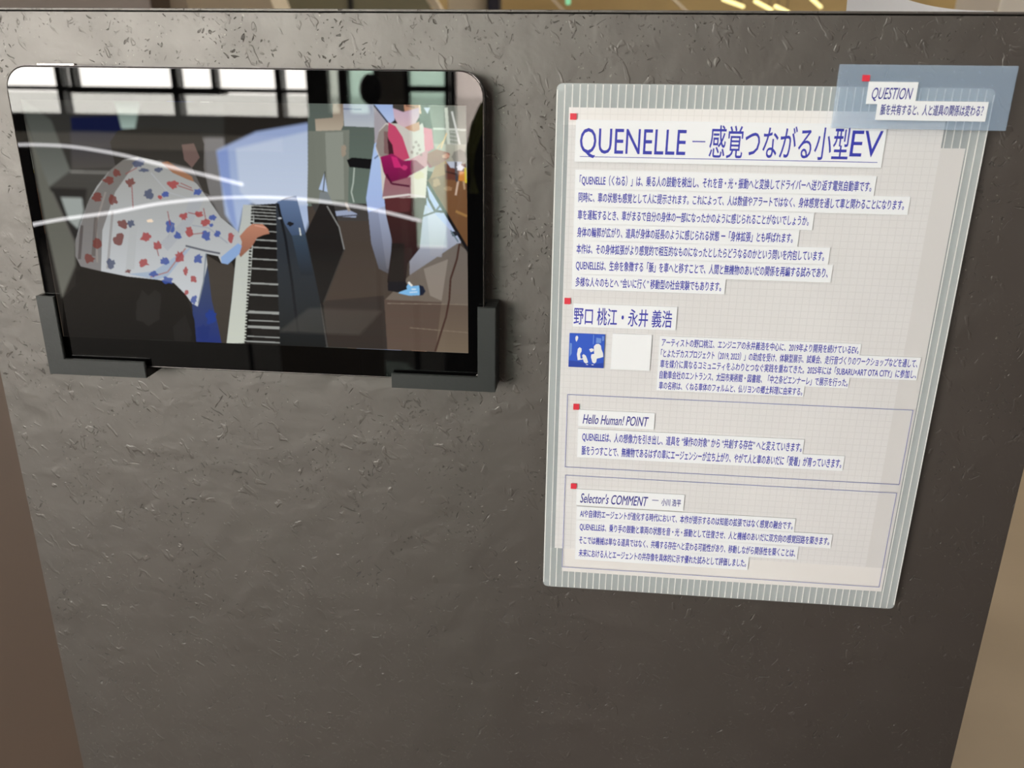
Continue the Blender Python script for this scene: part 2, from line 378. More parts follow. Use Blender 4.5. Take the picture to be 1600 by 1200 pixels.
# floor
poly([(480, 322), (700, 318), (735, 400), (735, 560), (500, 560)], (70, 62, 56), (70, 58, 50))
poly([(486, 318), (586, 318), (578, 345), (540, 345), (500, 345)], (60, 58, 56), (66, 62, 60))
poly([(575, 330), (610, 300), (612, 380), (612, 430), (592, 420), (580, 380)], (150, 160, 188), (84, 82, 86))
poly([(588, 310), (608, 300), (612, 420), (604, 420)], (172, 184, 214), (108, 106, 112), a=.7)
poly([(655, 318), (702, 330), (722, 372), (714, 400), (690, 440), (660, 450), (640, 430), (640, 400), (655, 385)], (180, 190, 212), (118, 112, 112))
poly([(640, 430), (715, 380), (730, 392), (735, 560), (655, 560), (600, 552), (600, 470)], (106, 98, 92), (112, 98, 84))
poly([(668, 330), (700, 340), (690, 402), (672, 400)], (196, 204, 220), (150, 150, 158), a=.8)
poly([(662, 420), (700, 405), (690, 470), (672, 462)], (160, 150, 140), a=.45)
poly([(600, 468), (735, 478), (735, 560), (600, 556)], (96, 82, 72), (112, 98, 82))
poly([(600, 468), (690, 472), (680, 556), (600, 556)], (84, 68, 60), a=.8)
poly([(506, 470), (600, 462), (606, 556), (500, 560)], (56, 48, 44), (52, 46, 42))
stroke([(605, 474), (732, 476)], 1, (130, 118, 104)); stroke([(640, 512), (734, 520)], 1, (128, 114, 98))
poly([(523, 330), (545, 328), (558, 334), (556, 340), (525, 338)], (150, 160, 184)); stroke([(540, 316), (546, 330)], 4, (150, 140, 130))
stroke([(500, 340), (560, 336)], 2, (70, 70, 76))
# black box and stand in the middle
poly([(474, 372), (500, 318), (522, 322), (538, 390), (505, 474), (514, 556), (430, 556), (440, 340)], (34, 31, 30), (26, 24, 23))
stroke([(511, 322), (530, 355), (538, 390)], 2, (128, 128, 126)); stroke([(499, 474), (511, 545)], 4, (70, 68, 66)); stroke([(538, 390), (506, 472)], 2, (58, 54, 50))
# pale surroundings of the child
poly([(583, 155), (618, 155), (616, 188), (607, 195), (585, 168)], (150, 172, 214), (176, 192, 226))
poly([(584, 166), (607, 195), (594, 215), (586, 240)], (160, 154, 160)); stroke([(584, 164), (608, 194)], 2.5, (52, 54, 70))
poly([(585, 225), (592, 218), (598, 250), (602, 280), (598, 312), (612, 318), (575, 332), (572, 310)], (168, 192, 230), (160, 178, 220))
stroke([(585, 248), (592, 242)], 2, (90, 100, 120))
poly([(655, 155), (728, 155), (730, 280), (660, 265)], (104, 108, 100), (150, 154, 142))
poly([(652, 155), (668, 155), (676, 200), (658, 205)], (70, 76, 72)); poly([(662, 168), (672, 168), (668, 178)], (190, 200, 214))
poly([(677, 200), (728, 203), (728, 230), (677, 228)], (140, 146, 134)); stroke([(677, 201), (728, 203)], 3, (196, 200, 190))
stroke([(697, 168), (701, 226)], 5, (200, 206, 192)); stroke([(706, 174), (719, 228)], 3, (206, 208, 202))
for k in range(4): stroke([(703, 206+6*k), (716, 208+6*k)], 1.2, (190, 190, 184))
poly([(678, 225), (728, 226), (728, 262), (690, 262)], (170, 170, 156), (150, 146, 130)); blob(718, 245, 12, 11, (128, 126, 118), j=.1)
# chair and table at the right
poly([(655, 300), (675, 285), (735, 388), (715, 372), (690, 345), (668, 322)], (168, 186, 222), (170, 182, 210))
stroke([(664, 285), (669, 310), (680, 330), (700, 331)], 4, (58, 58, 66)); stroke([(660, 338), (680, 331), (690, 318)], 3, (76, 78, 88)); stroke([(662, 290), (664, 318)], 6, (34, 32, 34))
poly([(667, 284), (672, 278), (684, 262), (728, 268), (734, 396), (728, 388)], (118, 82, 54), (104, 72, 46))
poly([(684, 250), (702, 252), (700, 272), (672, 279)], (150, 112, 76))
blob(682, 285, 6, 7, (176, 140, 104), .7); blob(700, 295, 7, 4, (168, 132, 98), .6); stroke([(716, 282), (712, 305)], 3, (196, 170, 150)); stroke([(724, 280), (726, 296)], 3, (170, 140, 110))
poly([(694, 256), (728, 256), (729, 284), (696, 280)], (96, 56, 46)); poly([(697, 252), (722, 253), (718, 264), (704, 262)], (176, 182, 196)); stroke([(712, 253), (714, 284)], 4, (60, 62, 70))
blob(719, 262, 6, 5, (206, 208, 216)); poly([(718, 268), (728, 268), (728, 284), (716, 282)], (196, 128, 60)); stroke([(727, 262), (728, 286)], 3, (206, 186, 60)); stroke([(696, 268), (716, 273)], 2, (40, 24, 24))
stroke([(667, 284), (733, 394)], 5, (24, 22, 24)); stroke([(712, 330), (730, 338)], 4, (150, 112, 66))
# child
poly([(600, 306), (667, 306), (660, 345), (656, 388), (637, 412), (634, 440), (640, 452), (611, 454), (605, 440), (613, 378), (603, 335)], (64, 36, 36), (30, 26, 25))
poly([(600, 308), (642, 308), (640, 330), (604, 334)], (86, 44, 46)); poly([(612, 380), (632, 380), (630, 440), (608, 440)], (36, 30, 28))
poly([(603, 192), (632, 194), (646, 203), (660, 192), (667, 215), (668, 260), (665, 309), (598, 309), (594, 250), (587, 232), (592, 205)], (196, 192, 184), (204, 196, 186))
poly([(604, 194), (620, 204), (613, 245), (593, 244), (587, 228), (592, 206)], (140, 130, 124)); poly([(600, 205), (612, 206), (613, 242), (600, 240)], (116, 78, 80), a=.8)
poly([(607, 191), (618, 197), (629, 214), (640, 247), (628, 252), (613, 240), (606, 212)], (190, 70, 104)); poly([(605, 214), (613, 226), (616, 245), (608, 247)], (62, 24, 36))
poly([(662, 199), (675, 202), (678, 232), (664, 240), (663, 220)], (204, 110, 136)); poly([(640, 250), (668, 234), (672, 256), (660, 264)], (190, 136, 148))
poly([(594, 245), (613, 240), (630, 251), (650, 250), (664, 262), (641, 274), (622, 290), (607, 286), (599, 268)], (148, 28, 88), (104, 22, 62))
poly([(611, 244), (620, 246), (628, 262), (616, 262)], (196, 44, 110)); blob(632, 262, 5, 4, (206, 60, 120), .8); stroke([(643, 252), (644, 264)], 1.5, (90, 14, 50))
poly([(602, 276), (610, 285), (642, 276), (642, 308), (597, 310)], (150, 96, 106), (146, 112, 116)); stroke([(604, 272), (612, 287), (640, 291)], 3, (80, 20, 48))
poly([(643, 274), (668, 261), (665, 308), (643, 306)], (206, 200, 184)); blob(655, 274, 8, 6, (198, 190, 140), .6); stroke([(598, 309), (640, 304), (665, 308)], 3, (216, 208, 204))
poly([(612, 150), (658, 150), (657, 172), (636, 176), (614, 170)], (60, 56, 52)); poly([(630, 150), (658, 150), (656, 172), (632, 174)], (176, 130, 104)); stroke([(634, 165), (648, 168)], 2, (96, 62, 54))
poly([(614, 169), (630, 175), (656, 168), (655, 182), (648, 195), (634, 200), (622, 194), (616, 184)], (186, 160, 180), (206, 178, 184))
poly([(632, 199), (655, 190), (656, 203), (647, 206), (638, 203)], (190, 144, 118)); stroke([(654, 150), (657, 178)], 2.5, (220, 190, 160))
for dx, dy in ((0, 0), (4, 5), (-4, 8), (6, 12), (-6, 16), (2, 18), (8, 20)): blob(650+dx, 222+dy, 2.2, 2.4, (126, 104, 98), .7, seed=dx)
poly([(668, 240), (682, 233), (693, 236), (703, 240), (702, 246), (694, 252), (684, 258), (674, 262), (667, 256)], (146, 96, 82), (128, 74, 70)); poly([(667, 250), (675, 262), (670, 262)], (130, 24, 70)); blob(697, 244, 5, 4, (196, 150, 130))
stroke([(689, 232), (698, 208)], 2, (222, 190, 140)); stroke([(683, 232), (696, 216)], 1.4, (210, 180, 130))
poly([(622, 458), (634, 450), (640, 440), (645, 447), (656, 446), (658, 461), (640, 462)], (122, 178, 222)); poly([(655, 445), (661, 447), (665, 455), (661, 461), (656, 462)], (24, 30, 48)); stroke([(638, 441), (644, 447)], 3, (224, 220, 212)); poly([(606, 440), (634, 440), (636, 452), (622, 457), (606, 454)], (24, 22, 28))
stroke([(643, 452), (650, 452)], 2, (200, 220, 236)); stroke([(640, 457), (652, 456)], 1.5, (200, 220, 236))
# cable
stroke([(718, 380), (714, 405), (704, 436), (702, 468), (697, 495), (689, 520), (678, 556)], 3, (66, 44, 38)); blob(711, 365, 6, 4, (34, 36, 44)); stroke([(704, 360), (716, 378)], 2, (90, 110, 120))
# piano
poly([(430, 318), (446, 309), (463, 306), (478, 366), (500, 470), (512, 556), (400, 556), (434, 520)], (52, 58, 66), (28, 30, 30))
poly([(433, 315), (463, 306), (477, 366), (456, 368), (445, 350)], (98, 118, 152), (66, 82, 108)); poly([(456, 368), (477, 366), (490, 430), (470, 430)], (58, 72, 88), (36, 40, 46))
stroke([(434, 318), (446, 372), (456, 440), (466, 520)], 4, (26, 28, 32)); blob(454, 350, 5, 3.5, (30, 30, 34)); stroke([(468, 356), (470, 368)], 2, (210, 214, 210)); blob(437, 341, 3, 1.5, (180, 184, 190))
poly([(395, 320), (431, 318), (433, 420), (438, 545), (382, 538), (392, 430)], (26, 24, 23))
poly([(380, 320), (396, 320), (397, 345), (395, 385), (392, 430), (387, 480), (384, 536), (354, 537), (362, 470), (367, 420), (372, 370), (377, 345)], (178, 182, 178), (196, 200, 188))
for k, (y, wd) in enumerate(((322, 1.5), (327, 1.5), (332, 1.5), (337, 1.5), (342, 1.4), (349, 2), (361, 1.4), (375, 2), (387, 2), (405, 2), (420, 2), (443, 2.5), (461, 2.5), (488, 4), (501, 1.6), (511, 4), (526, 1.6), (534, 2))):
    x_ = 396-(y-320)*.055; stroke([(x_-3, y-1), (431+(y-320)*.03, y+1.5)], wd, (150, 152, 148))
for k in range(44): y = 324+k*4.9; x_ = 396-(y-320)*.052; blob(x_-1, y, 2.5, 1.6, (30, 28, 26), seed=k)
poly([(372, 372), (386, 356), (394, 350), (410, 350), (419, 358), (421, 365), (412, 367), (402, 371), (393, 386), (376, 402), (371, 392)], (182, 126, 102), (140, 96, 80)); stroke([(398, 352), (416, 356)], 2, (206, 150, 130))
poly([(322, 398), (345, 412), (362, 410), (366, 420), (354, 537), (346, 536), (330, 470)], (66, 60, 54), (58, 52, 46))
# pianist: jeans, chair, shirt
poly([(300, 474), (318, 440), (324, 412), (331, 470), (341, 510), (346, 536), (306, 540)], (62, 74, 96), (28, 46, 112)); blob(330, 495, 8, 12, (30, 56, 132)); blob(318, 520, 10, 14, (26, 44, 108), .8)
poly([(98, 466), (118, 446), (119, 424), (126, 420), (165, 425), (250, 438), (272, 444), (292, 464), (304, 500), (309, 560), (100, 560)], (26, 23, 20), (15, 13, 12)); blob(232, 480, 22, 24, (40, 38, 36), .6)
poly([(270, 510), (290, 492), (300, 520), (296, 548), (275, 556)], (30, 28, 27), a=.7)
poly([(172, 222), (184, 204), (240, 200), (312, 206), (319, 225), (318, 262), (328, 305), (318, 300), (300, 262), (250, 250), (180, 258)], (44, 42, 38), (62, 58, 54))
poly([(284, 226), (303, 224), (312, 246), (300, 262), (288, 250)], (130, 104, 98), a=.6)
SH = [(192, 250), (215, 245), (240, 250), (262, 256), (290, 272), (308, 288), (326, 312), (345, 340), (372, 362), (378, 378), (375, 395), (365, 404), (356, 413), (346, 411), (341, 400), (322, 396), (324, 414), (315, 455), (309, 479), (300, 474), (290, 460), (272, 442), (246, 437), (200, 432), (160, 424), (126, 416), (118, 400), (118, 376), (125, 352), (138, 315), (152, 290), (172, 266)]
poly(SH, (150, 150, 146), (196, 200, 204))
poly([(172, 266), (192, 250), (215, 250), (180, 300), (160, 360), (158, 424), (126, 416), (118, 400), (118, 376), (138, 315)], (96, 90, 84), (96, 88, 84), a=.75)
poly([(252, 254), (262, 252), (300, 276), (303, 284), (292, 280), (270, 270)], (150, 108, 82))
poly([(345, 402), (372, 380), (378, 384), (374, 397), (365, 405), (356, 413), (346, 411)], (136, 164, 206)); poly([(200, 428), (240, 424), (275, 400), (300, 385), (262, 432), (245, 437)], (150, 168, 190), a=.8)
poly([(300, 300), (318, 312), (300, 350), (262, 392), (250, 380), (285, 345)], (158, 162, 170), a=.5); poly([(205, 330), (216, 330), (210, 420), (196, 424)], (170, 172, 172), a=.5); stroke([(236, 270), (262, 300), (300, 312)], 2, (170, 172, 176), .7); stroke([(300, 352), (326, 356), (356, 380)], 2, (150, 154, 164), .8); stroke([(128, 352), (124, 405)], 5, (70, 62, 60), .7); stroke([(176, 330), (168, 420)], 4, (120, 112, 108), .5)
stroke([(165, 300), (150, 350), (152, 410)], 3, (150, 142, 136), .6); stroke([(150, 340), (146, 400)], 6, (84, 74, 70), .6); stroke([(290, 388), (262, 425), (235, 433)], 2, (160, 120, 116)); stroke([(290, 384), (322, 392), (344, 396)], 3, (96, 98, 106)); stroke([(322, 396), (318, 440), (310, 474)], 2, (120, 130, 140))
RED, BLU, DRD, DBL = (158, 62, 62), (52, 76, 150), (112, 58, 52), (70, 78, 104)
for x, y, rx, ry, c in ((217, 255, 9, 7, DBL), (248, 265, 7, 4, DBL), (225, 266, 10, 3, DBL), (182, 270, 7, 6, DRD), (170, 282, 9, 6, DRD), (204, 285, 8, 7, DRD), (270, 288, 9, 7, RED), (232, 303, 8, 8, DBL), (258, 304, 7, 5, BLU), (309, 300, 8, 6, BLU), (152, 308, 8, 7, DRD), (176, 312, 8, 8, DRD), (250, 308, 4, 4, RED), (287, 338, 7, 6, RED), (332, 340, 6, 5, BLU), (310, 334, 8, 5, RED), (320, 348, 8, 6, RED), (192, 350, 9, 8, DRD), (205, 349, 6, 6, DBL), (266, 353, 8, 10, BLU), (278, 368, 6, 7, BLU), (228, 371, 9, 8, RED), (186, 374, 10, 9, DRD), (247, 384, 8, 7, RED), (296, 362, 6, 8, RED), (322, 368, 8, 8, BLU), (340, 365, 6, 5, BLU), (361, 371, 5, 8, RED), (173, 412, 7, 8, DBL), (140, 404, 8, 8, DRD), (224, 411, 9, 7, RED), (257, 408, 7, 7, BLU), (281, 401, 8, 9, RED), (310, 404, 7, 9, BLU), (240, 428, 7, 5, BLU), (290, 424, 4, 7, RED), (303, 436, 5, 6, RED), (262, 438, 9, 7, BLU), (292, 457, 4, 5, RED), (303, 468, 5, 8, BLU), (330, 352, 4, 3, BLU), (152, 380, 7, 9, DRD), (200, 424, 5, 3, DRD)):
    blob(x, y, rx*.92, ry*.92, c, .88, j=.32)
for p, q in (((278, 290), (302, 298)), ((282, 286), (300, 294)), ((206, 290), (208, 325)), ((300, 366), (318, 364)), ((294, 332), (312, 336)), ((262, 330), (266, 352)), ((214, 262), (196, 272)), ((318, 325), (322, 345)), ((245, 388), (248, 400))): stroke([p, q], 1.6, (140, 70, 68), .8)
blob(234, 345, 5, 2.6, (236, 214, 190)); stroke([(270, 350), (262, 372)], 1, (150, 150, 156), .6)  # the warm ellipse is a mirrored bright spot, drawn into the screen picture
poly([(310, 536), (354, 537), (512, 545), (520, 580), (300, 580)], (10, 12, 14)); blob(295, 562, 5, 6, (60, 58, 56), .5)
blur(2)
img = bpy.data.images.new('screen_picture', TW, TH, alpha=False, float_buffer=False)
enc = np.where(IMG <= .0031308, IMG*12.92, 1.055*np.power(np.clip(IMG, 1e-6, 1), 1/2.4)-.055)
buf = np.ones((TH, TW, 4), np.float32); buf[..., :3] = enc; img.pixels.foreach_set(buf.ravel()); img.update(); img.pack()
ms = mat('lit_display', (.002, .002, .002), 0.0)
tx = N(ms, 'ShaderNodeTexImage'); tx.image = img; tx.extension = 'EXTEND'
L(ms, tx.outputs[0], bsdf(ms).inputs['Emission Color']); bsdf(ms).inputs['Emission Strength'].default_value = 1.0
bm = bmesh.new(); ys = GLASS_Y-.00004
vs = [bm.verts.new(p) for p in ((sx0, ys, sz0), (sx1, ys, sz0), (sx1, ys, sz1), (sx0, ys, sz1))]
f = bm.faces.new(vs); uvl = bm.loops.layers.uv.new('uv')
for lp, q in zip(f.loops, ((0, 0), (1, 0), (1, 1), (0, 1))): lp[uvl].uv = q
o = shift(link('screen', bm, ms), tab); o['label'] = 'lit screen showing the video'

# ------------------------------------------------------------------ the two corner brackets
m_pla = smat('charcoal_plastic', srgb(40, 43, 43), .42, .06, 60, .00008, 700)
FY = -.0192                                # front face of the bracket lips
def bracket(corner, label):
    left = corner == 'l'
    if left:
        ox = at(66, 520, FY).x; ix = at(93, 520, FY).x; top = at(66, 463, FY).z; bot = at(150, 587.5, FY).z
        lip = at(150, 563, FY).z; end = at(227, 580, FY).x
    else:
        ox = at(774, 540, FY).x; ix = at(746, 540, FY).x; top = at(760, 481, FY).z; bot = at(690, 609.5, FY).z
        lip = at(690, 587, FY).z; end = at(611.5, 590, FY).x
    root = empty('tablet_bracket', (ox, 0, bot)); tag(root, label, 'bracket', 'corner brackets holding the tablet')
    s = 1 if left else -1; tw = tx0 if left else tx1
    def L_(name, x_in, z_in, y0, y1, lab=None):
        pts = [(ox, bot), (end, bot), (end, z_in), (x_in, z_in), (x_in, top), (ox, top)]
        if not left: pts = pts[::-1]
        bm = bmesh.new(); prism(bm, pts, y0, y1)
        bmesh.ops.bevel(bm, geom=[e for e in bm.edges if abs(e.verts[0].co.y-e.verts[1].co.y) < 1e-6], offset=.0003, segments=2, affect='EDGES')
        return shift(link(name, bm, m_pla), root)
    L_('front_lip', ix, lip, FY, FY+.0022)
    L_('side_wall', tw-s*.0004, tz0-.0004, FY+.0022, GLASS_Y+.0074)
    L_('back_plate', ix, lip, GLASS_Y+.0074, 0)
    return root
bracket('l', 'charcoal plastic corner bracket under the lower left corner of the tablet')
bracket('r', 'charcoal plastic corner bracket under the lower right corner of the tablet')

# ------------------------------------------------------------------ lettering
m_ink = mat('blue_ink', srgb(50, 56, 176), .6)
m_ink2 = mat('dark_blue_ink', srgb(50, 54, 150), .6)
def text_mesh(s, weight=.012, italic=False):
    cu = bpy.data.curves.new('t', 'FONT'); cu.body = s; cu.size = 1; cu.resolution_u = 3; cu.shear = .25 if italic else 0
    o = bpy.data.objects.new('t', cu); COL.objects.link(o); dg = bpy.context.evaluated_depsgraph_get(); dg.update()
    me = bpy.data.meshes.new_from_object(o.evaluated_get(dg)); bpy.data.objects.remove(o); bpy.data.curves.remove(cu)
    if weight > 0:                         # heavier strokes: the same outline laid down again, a hair to each side
        bm = bmesh.new(); acc = [(0, 0), (-weight, 0), (weight, 0), (0, weight*.7), (0, -weight*.7)]
        for k, (dx, dy) in enumerate(acc):
            n0 = len(bm.verts); bm.from_mesh(me); bm.verts.ensure_lookup_table(); bmesh.ops.translate(bm, verts=bm.verts[n0:], vec=(dx, dy, k*.000008))
        bm.to_mesh(me); bm.free()
    co = np.empty(len(me.vertices)*3); me.vertices.foreach_get('co', co); return me, co.reshape(-1, 3)
def lettering(s, x0, x1, zbase, ztop, Y, parent, weight=.012, italic=False, ref=.88, low=None, m=None, fit_h=False):
    me, co = text_mesh(s, weight, italic)
    a, b = co[:, 0].min(), co[:, 0].max()
    lo, hi = (co[:, 1].min(), co[:, 1].max()) if fit_h else (low if low is not None else -.08, ref-.08)
    out = np.empty_like(co)
    out[:, 0] = x0+(co[:, 0]-a)/(b-a)*(x1-x0); out[:, 1] = Y-co[:, 2]; out[:, 2] = zbase+(co[:, 1]-lo)/(hi-lo)*(ztop-zbase)
    me.vertices.foreach_set('co', out.ravel()); me.update(); me.name = 'lettering'; me.materials.clear(); me.materials.append(m or m_ink)
    o = bpy.data.objects.new('lettering', me); COL.objects.link(o); return shift(o, parent)

# ------------------------------------------------------------------ the information poster
BY = -.0080; SY = BY-.0016                 # front of the fluted board; face of the paper slips
m_fl = mix_transp('frosted_polypropylene', (.77, .84, .87), .36, .3, .05, .1)
m_rib = mix_transp('flute_wall', (.92, .93, .92), .92, .3, .05, .1)
m_slip = smat('white_paper_slip', (.90, .93, .98), .55, .02, 20)
m_red = mat('red_sticker', srgb(226, 52, 72), .5)
def P(px, py, Y): p = at(px, py, Y); return p.x, p.z
bx0 = (P(868, 135, BY)[0]+P(850, 905, BY)[0])/2; bx1 = (P(1545, 210, BY)[0]+P(1397, 940, BY)[0])/2
bz1 = P(1000, 131.5, BY)[1]; bz0 = P(1100, 932, BY)[1]
poster = empty('information_poster', ((bx0+bx1)/2, 0, bz0))
tag(poster, 'fluted translucent poster board with grid sheets and white text slips on the right half', 'poster')
BACK = -.0038
bm = bmesh.new(); R = .003
for ya, yb in ((BY, BY+.00025), (BACK-.00025, BACK)): prism(bm, rrect(bx0, bz0, bx1, bz1, R, 5), ya, yb)
board = shift(link('fluted_board', bm, m_fl), poster)
bm = bmesh.new(); n = 55; pitch = (bx1-bx0-.0008)/n
for i in range(n+1):
    x = bx0+.0004+i*pitch; e = .0028 if i in (0, n) else (.0006 if i in (1, n-1) else .0003)
    box(bm, (x-.0003, BY-.00002, bz0+e), (x+.0003, BACK-.0003, bz1-e))
o = shift(link('flute_walls', bm, m_rib), poster); o['kind'] = 'stuff'
for sx in (bx0+.04, bx1-.05):
    for sz in (bz0+.05, bz1-.07): shift(bxm('foam_pad', (sx-.008, BACK, sz-.008), (sx+.008, -.0001, sz+.008), m_slip), poster)

def sheet_mat(name, col, opac, grid):
    m = mix_transp(name, col, opac, .5, .02, .06)
    if grid:
        df = [x for x in m.node_tree.nodes if x.type == 'BSDF_DIFFUSE'][0]
        sp = N(m, 'ShaderNodeSeparateXYZ'); L(m, N(m, 'ShaderNodeTexCoord').outputs['Object'], sp.inputs[0])
        fx = mth(m, 'FRACT', mth(m, 'DIVIDE', mth(m, 'ADD', sp.outputs[0], 10.0), grid), 0); fz = mth(m, 'FRACT', mth(m, 'DIVIDE', mth(m, 'ADD', sp.outputs[2], 10.0), grid), 0)
        ln = mth(m, 'MAXIMUM', mth(m, 'LESS_THAN', fx, .075), mth(m, 'LESS_THAN', fz, .075))
        old = df.inputs[0].links[0].from_socket
        L(m, mixc(m, mth(m, 'MULTIPLY', ln, .30), old, tuple(c*.66 for c in col)), df.inputs[0])
    return m
m_tr = sheet_mat('tracing_paper', (.865, .85, .85), .97, 0)
m_gr = sheet_mat('grid_tracing_paper', (.95, .94, .95), .95, .0037)
m_film = mix_transp('clear_film', (.6, .68, .8), .03, .08, .03)
def sheet(name, tl, br, Y, th, m, parent, bl=None):
    (xa, za), (xb, zb) = P(*tl, Y), P(*br, Y)
    if bl: xa = (xa+P(*bl, Y)[0])/2
    return xa, zb, xb, za, shift(bxm(name, (xa, Y, zb), (xb, Y+th, za), m), parent)
o = sheet('tracing_sheet', (902, 221), (1377, 924.5), BY-.0003, .00012, m_tr, poster)[4]; o['label'] = 'plain tracing sheet set lower right behind the grid sheet'
# the grid sheet has a crease near its upper right corner
xa, za = P(889, 167.5, BY-.0006); xb, zb = P(1364, 820, BY-.0006)[0], P(868, 856, BY-.0006)[1]
bm = bmesh.new(); nx, nz = 60, 90; cx, cz = P(1412, 222, BY); dx_, dz_ = P(1425, 210, BY)
gv = [[None]*(nz+1) for _ in range(nx+1)]
for i in range(nx+1):
    for j in range(nz+1):
        x = lerp(xa, xb, i/nx); z = lerp(zb, za, j/nz)
        d = abs((x-cx)*.82-(z-cz)*.57); al = (x-cx)*.57+(z-cz)*.82
        y = BY-.0006-.0005*math.exp(-(d/.0022)**2)*math.exp(-(al/.006)**2)
        gv[i][j] = bm.verts.new((x, y, z))
for i in range(nx):
    for j in range(nz): bm.faces.new((gv[i][j], gv[i+1][j], gv[i+1][j+1], gv[i][j+1]))
o = shift(link('grid_sheet', bm, m_gr, smooth=True), poster); o['label'] = 'tracing sheet printed with a fine grey grid'
FYm = BY-.0012
film = sheet('clear_film', (879, 195), (1385, 888), FYm, .0001, m_film, poster)
xa, zb, xb, za, film = film
def frame(tl, tr, br, bl, name='printed_frame'):
    Y = FYm-.00005; A, B, Cc, Dd = P(*tl, Y), P(*tr, Y), P(*br, Y), P(*bl, Y)
    x0, x1 = (A[0]+Dd[0])/2, (B[0]+Cc[0])/2; z1, z0 = (A[1]+B[1])/2, (Cc[1]+Dd[1])/2; t = .00022
    bm = bmesh.new()
    for a, b in (((x0, z0), (x1, z0+t)), ((x0, z1-t), (x1, z1)), ((x0, z0), (x0+t, z1)), ((x1-t, z0), (x1, z1))): box(bm, (a[0], Y, a[1]), (b[0], Y+.00004, b[1]))
    return shift(link(name, bm, mat('thin_blue_ink', srgb(88, 98, 190), .6)), poster)
frame((887, 616), (1427, 641), (1405, 757.5), (882, 730)); frame((882, 742), (1401, 770.5), (1374, 918), (879, 886))

def slip(tl, right, bottom_l, Y=SY, parent=poster, lab=None, left2=None, th=.00035):
    """tl: top-left pixel; right: (x,y) any pixel on the right edge; bottom_l: a pixel on the bottom edge"""
    x0, z1 = P(*tl, Y); x1 = P(*right, Y)[0]; z0 = P(*bottom_l, Y)[1]
    o = shift(bxm('text_slip', (x0, Y, z0), (x1, Y+th, z1), m_slip), parent)
    if lab: o['label'] = lab
    return o
LY = SY-.00006
def line(s, xl_, xr_, ytop, ybot, sl, weight=.021, Y=LY, italic=False, yr=None, **kw):
    """xl_,xr_: left and right ends in pixels; ytop,ybot: the glyph band at the left end"""
    x0, zt_ = P(xl_, ytop, Y); zb_ = P(xl_, ybot, Y)[1]
    lo, hi = -500, 500                     # the right end: its pixel row follows the line
    y = (ytop+ybot)/2
    for _ in range(12):
        q = at(xr_, y, Y); dz = q.z-(zt_+zb_)/2; y += dz/ (D/FPX)*1.0
    return lettering(s, x0, at(xr_, y, Y).x, zb_, zt_, Y, sl, weight, italic, **kw)

s = slip((900, 187), (1382, 228), (897, 252.5), lab='widest title slip with a thin underline')
line('QUENELLE', 907, 1072, 197.5, 239, s, weight=.001, low=0, ref=.81)
line('ー', 1082, 1102, 220, 222, s, weight=0, fit_h=True); line('感覚つながる小型', 1111, 1327, 198, 246.5, s, weight=.006); line('EV', 1333, 1378, 201, 244.5, s, weight=0, low=0, ref=.81)
(ux0, uz), (ux1, _) = P(906, 244.5, LY), P(1371, 253, LY)
shift(bxm('underline', (ux0, LY, uz-.00015), (ux1, LY+.00004, uz+.00015), m_ink), s)
P1 = [('「QUENELLE（くねる）」は、乗る人の鼓動を検出し、それを音・光・振動へと変換してドライバーへ送り返す電気自動車です。', 906, 1362, 274, 289, 265, (1368, 288)),
 ('同時に、車の状態も感覚として人に提示されます。これによって、人は数値やアラートではなく、身体感覚を通して車と関わることになります。', 904, 1413, 301, 315.5, 295, (1421, 318)),
 ('車を運転するとき、車がまるで自分の身体の一部になったかのように感じられることがないでしょうか。', 903, 1264, 328.5, 343, 322.5, (1271, 344)),
 ('身体の輪郭が広がり、道具が身体の延長のように感じられる状態 ー「身体拡張」とも呼ばれます。', 902, 1239, 355.5, 370, 349.5, (1248, 370)),
 ('本作は、その身体拡張がより感覚的で相互的なものになったとしたらどうなるのかという問いを内包しています。', 901, 1288, 381.5, 396, 375.5, (1296, 397)),
 ('QUENELLEは、生命を象徴する「脈」を車へと移すことで、人間と無機物のあいだの関係を再編する試みであり、', 900, 1294, 407, 421.5, 401.5, (1300.5, 422)),
 ('多様な人々のもとへ “会いに行く” 移動型の社会実験でもあります。', 899.5, 1127, 433.5, 447.5, 428, (1133.5, 444))]
def block(rows, xs, last, **kw):
    for i, (t, a, b, yt, yb, ys_, re) in enumerate(rows):
        nxt = rows[i+1][5] if i+1 < len(rows) else last
        sl = slip((xs(ys_), ys_), re, (xs(nxt), nxt+.3)); line(t, a, b, yt, yb, sl, **kw)
block(P1, lambda y: 899-(y-265)*.031, 451.5)
s = slip((896, 474), (1057, 498), (893, 510), lab='name slip above the blue portrait print'); line('野口 桃江・永井 義浩', 897, 1050, 481, 506.5, s, weight=.01)
P2 = [('アーティストの野口桃江、エンジニアの永井義浩を中心に、2019年より開発を続けているEV。', 1034.5, 1342, 529, 541, 525, (1345, 543)),
 ('「とよたデカスプロジェクト（2019, 2023）」の助成を受け、体験型展示、試乗会、走行音づくりのワークショップなどを通して、', 1033, 1434, 546, 558, 542.5, (1438, 566)),
 ('車を媒介に異なるコミュニティをふわりとつなぐ実践を重ねてきた。2025年には「SUBARU×ART OTA CITY」に参加し、', 1032, 1432, 562.5, 574.5, 560, (1434, 583)),
 ('自動車会社のエントランス、太田市美術館・図書館、「中之条ビエンナーレ」で展示を行った。', 1031, 1325, 579.5, 591.5, 577, (1326.5, 598)),
 ('車の名称は、くねる車体のフォルムと、仏リヨンの郷土料理に由来する。', 1030, 1254, 596.5, 608, 593.5, (1256.5, 610))]
block(P2, lambda y: 1031-(y-525)*.06, 609.5, weight=.02)
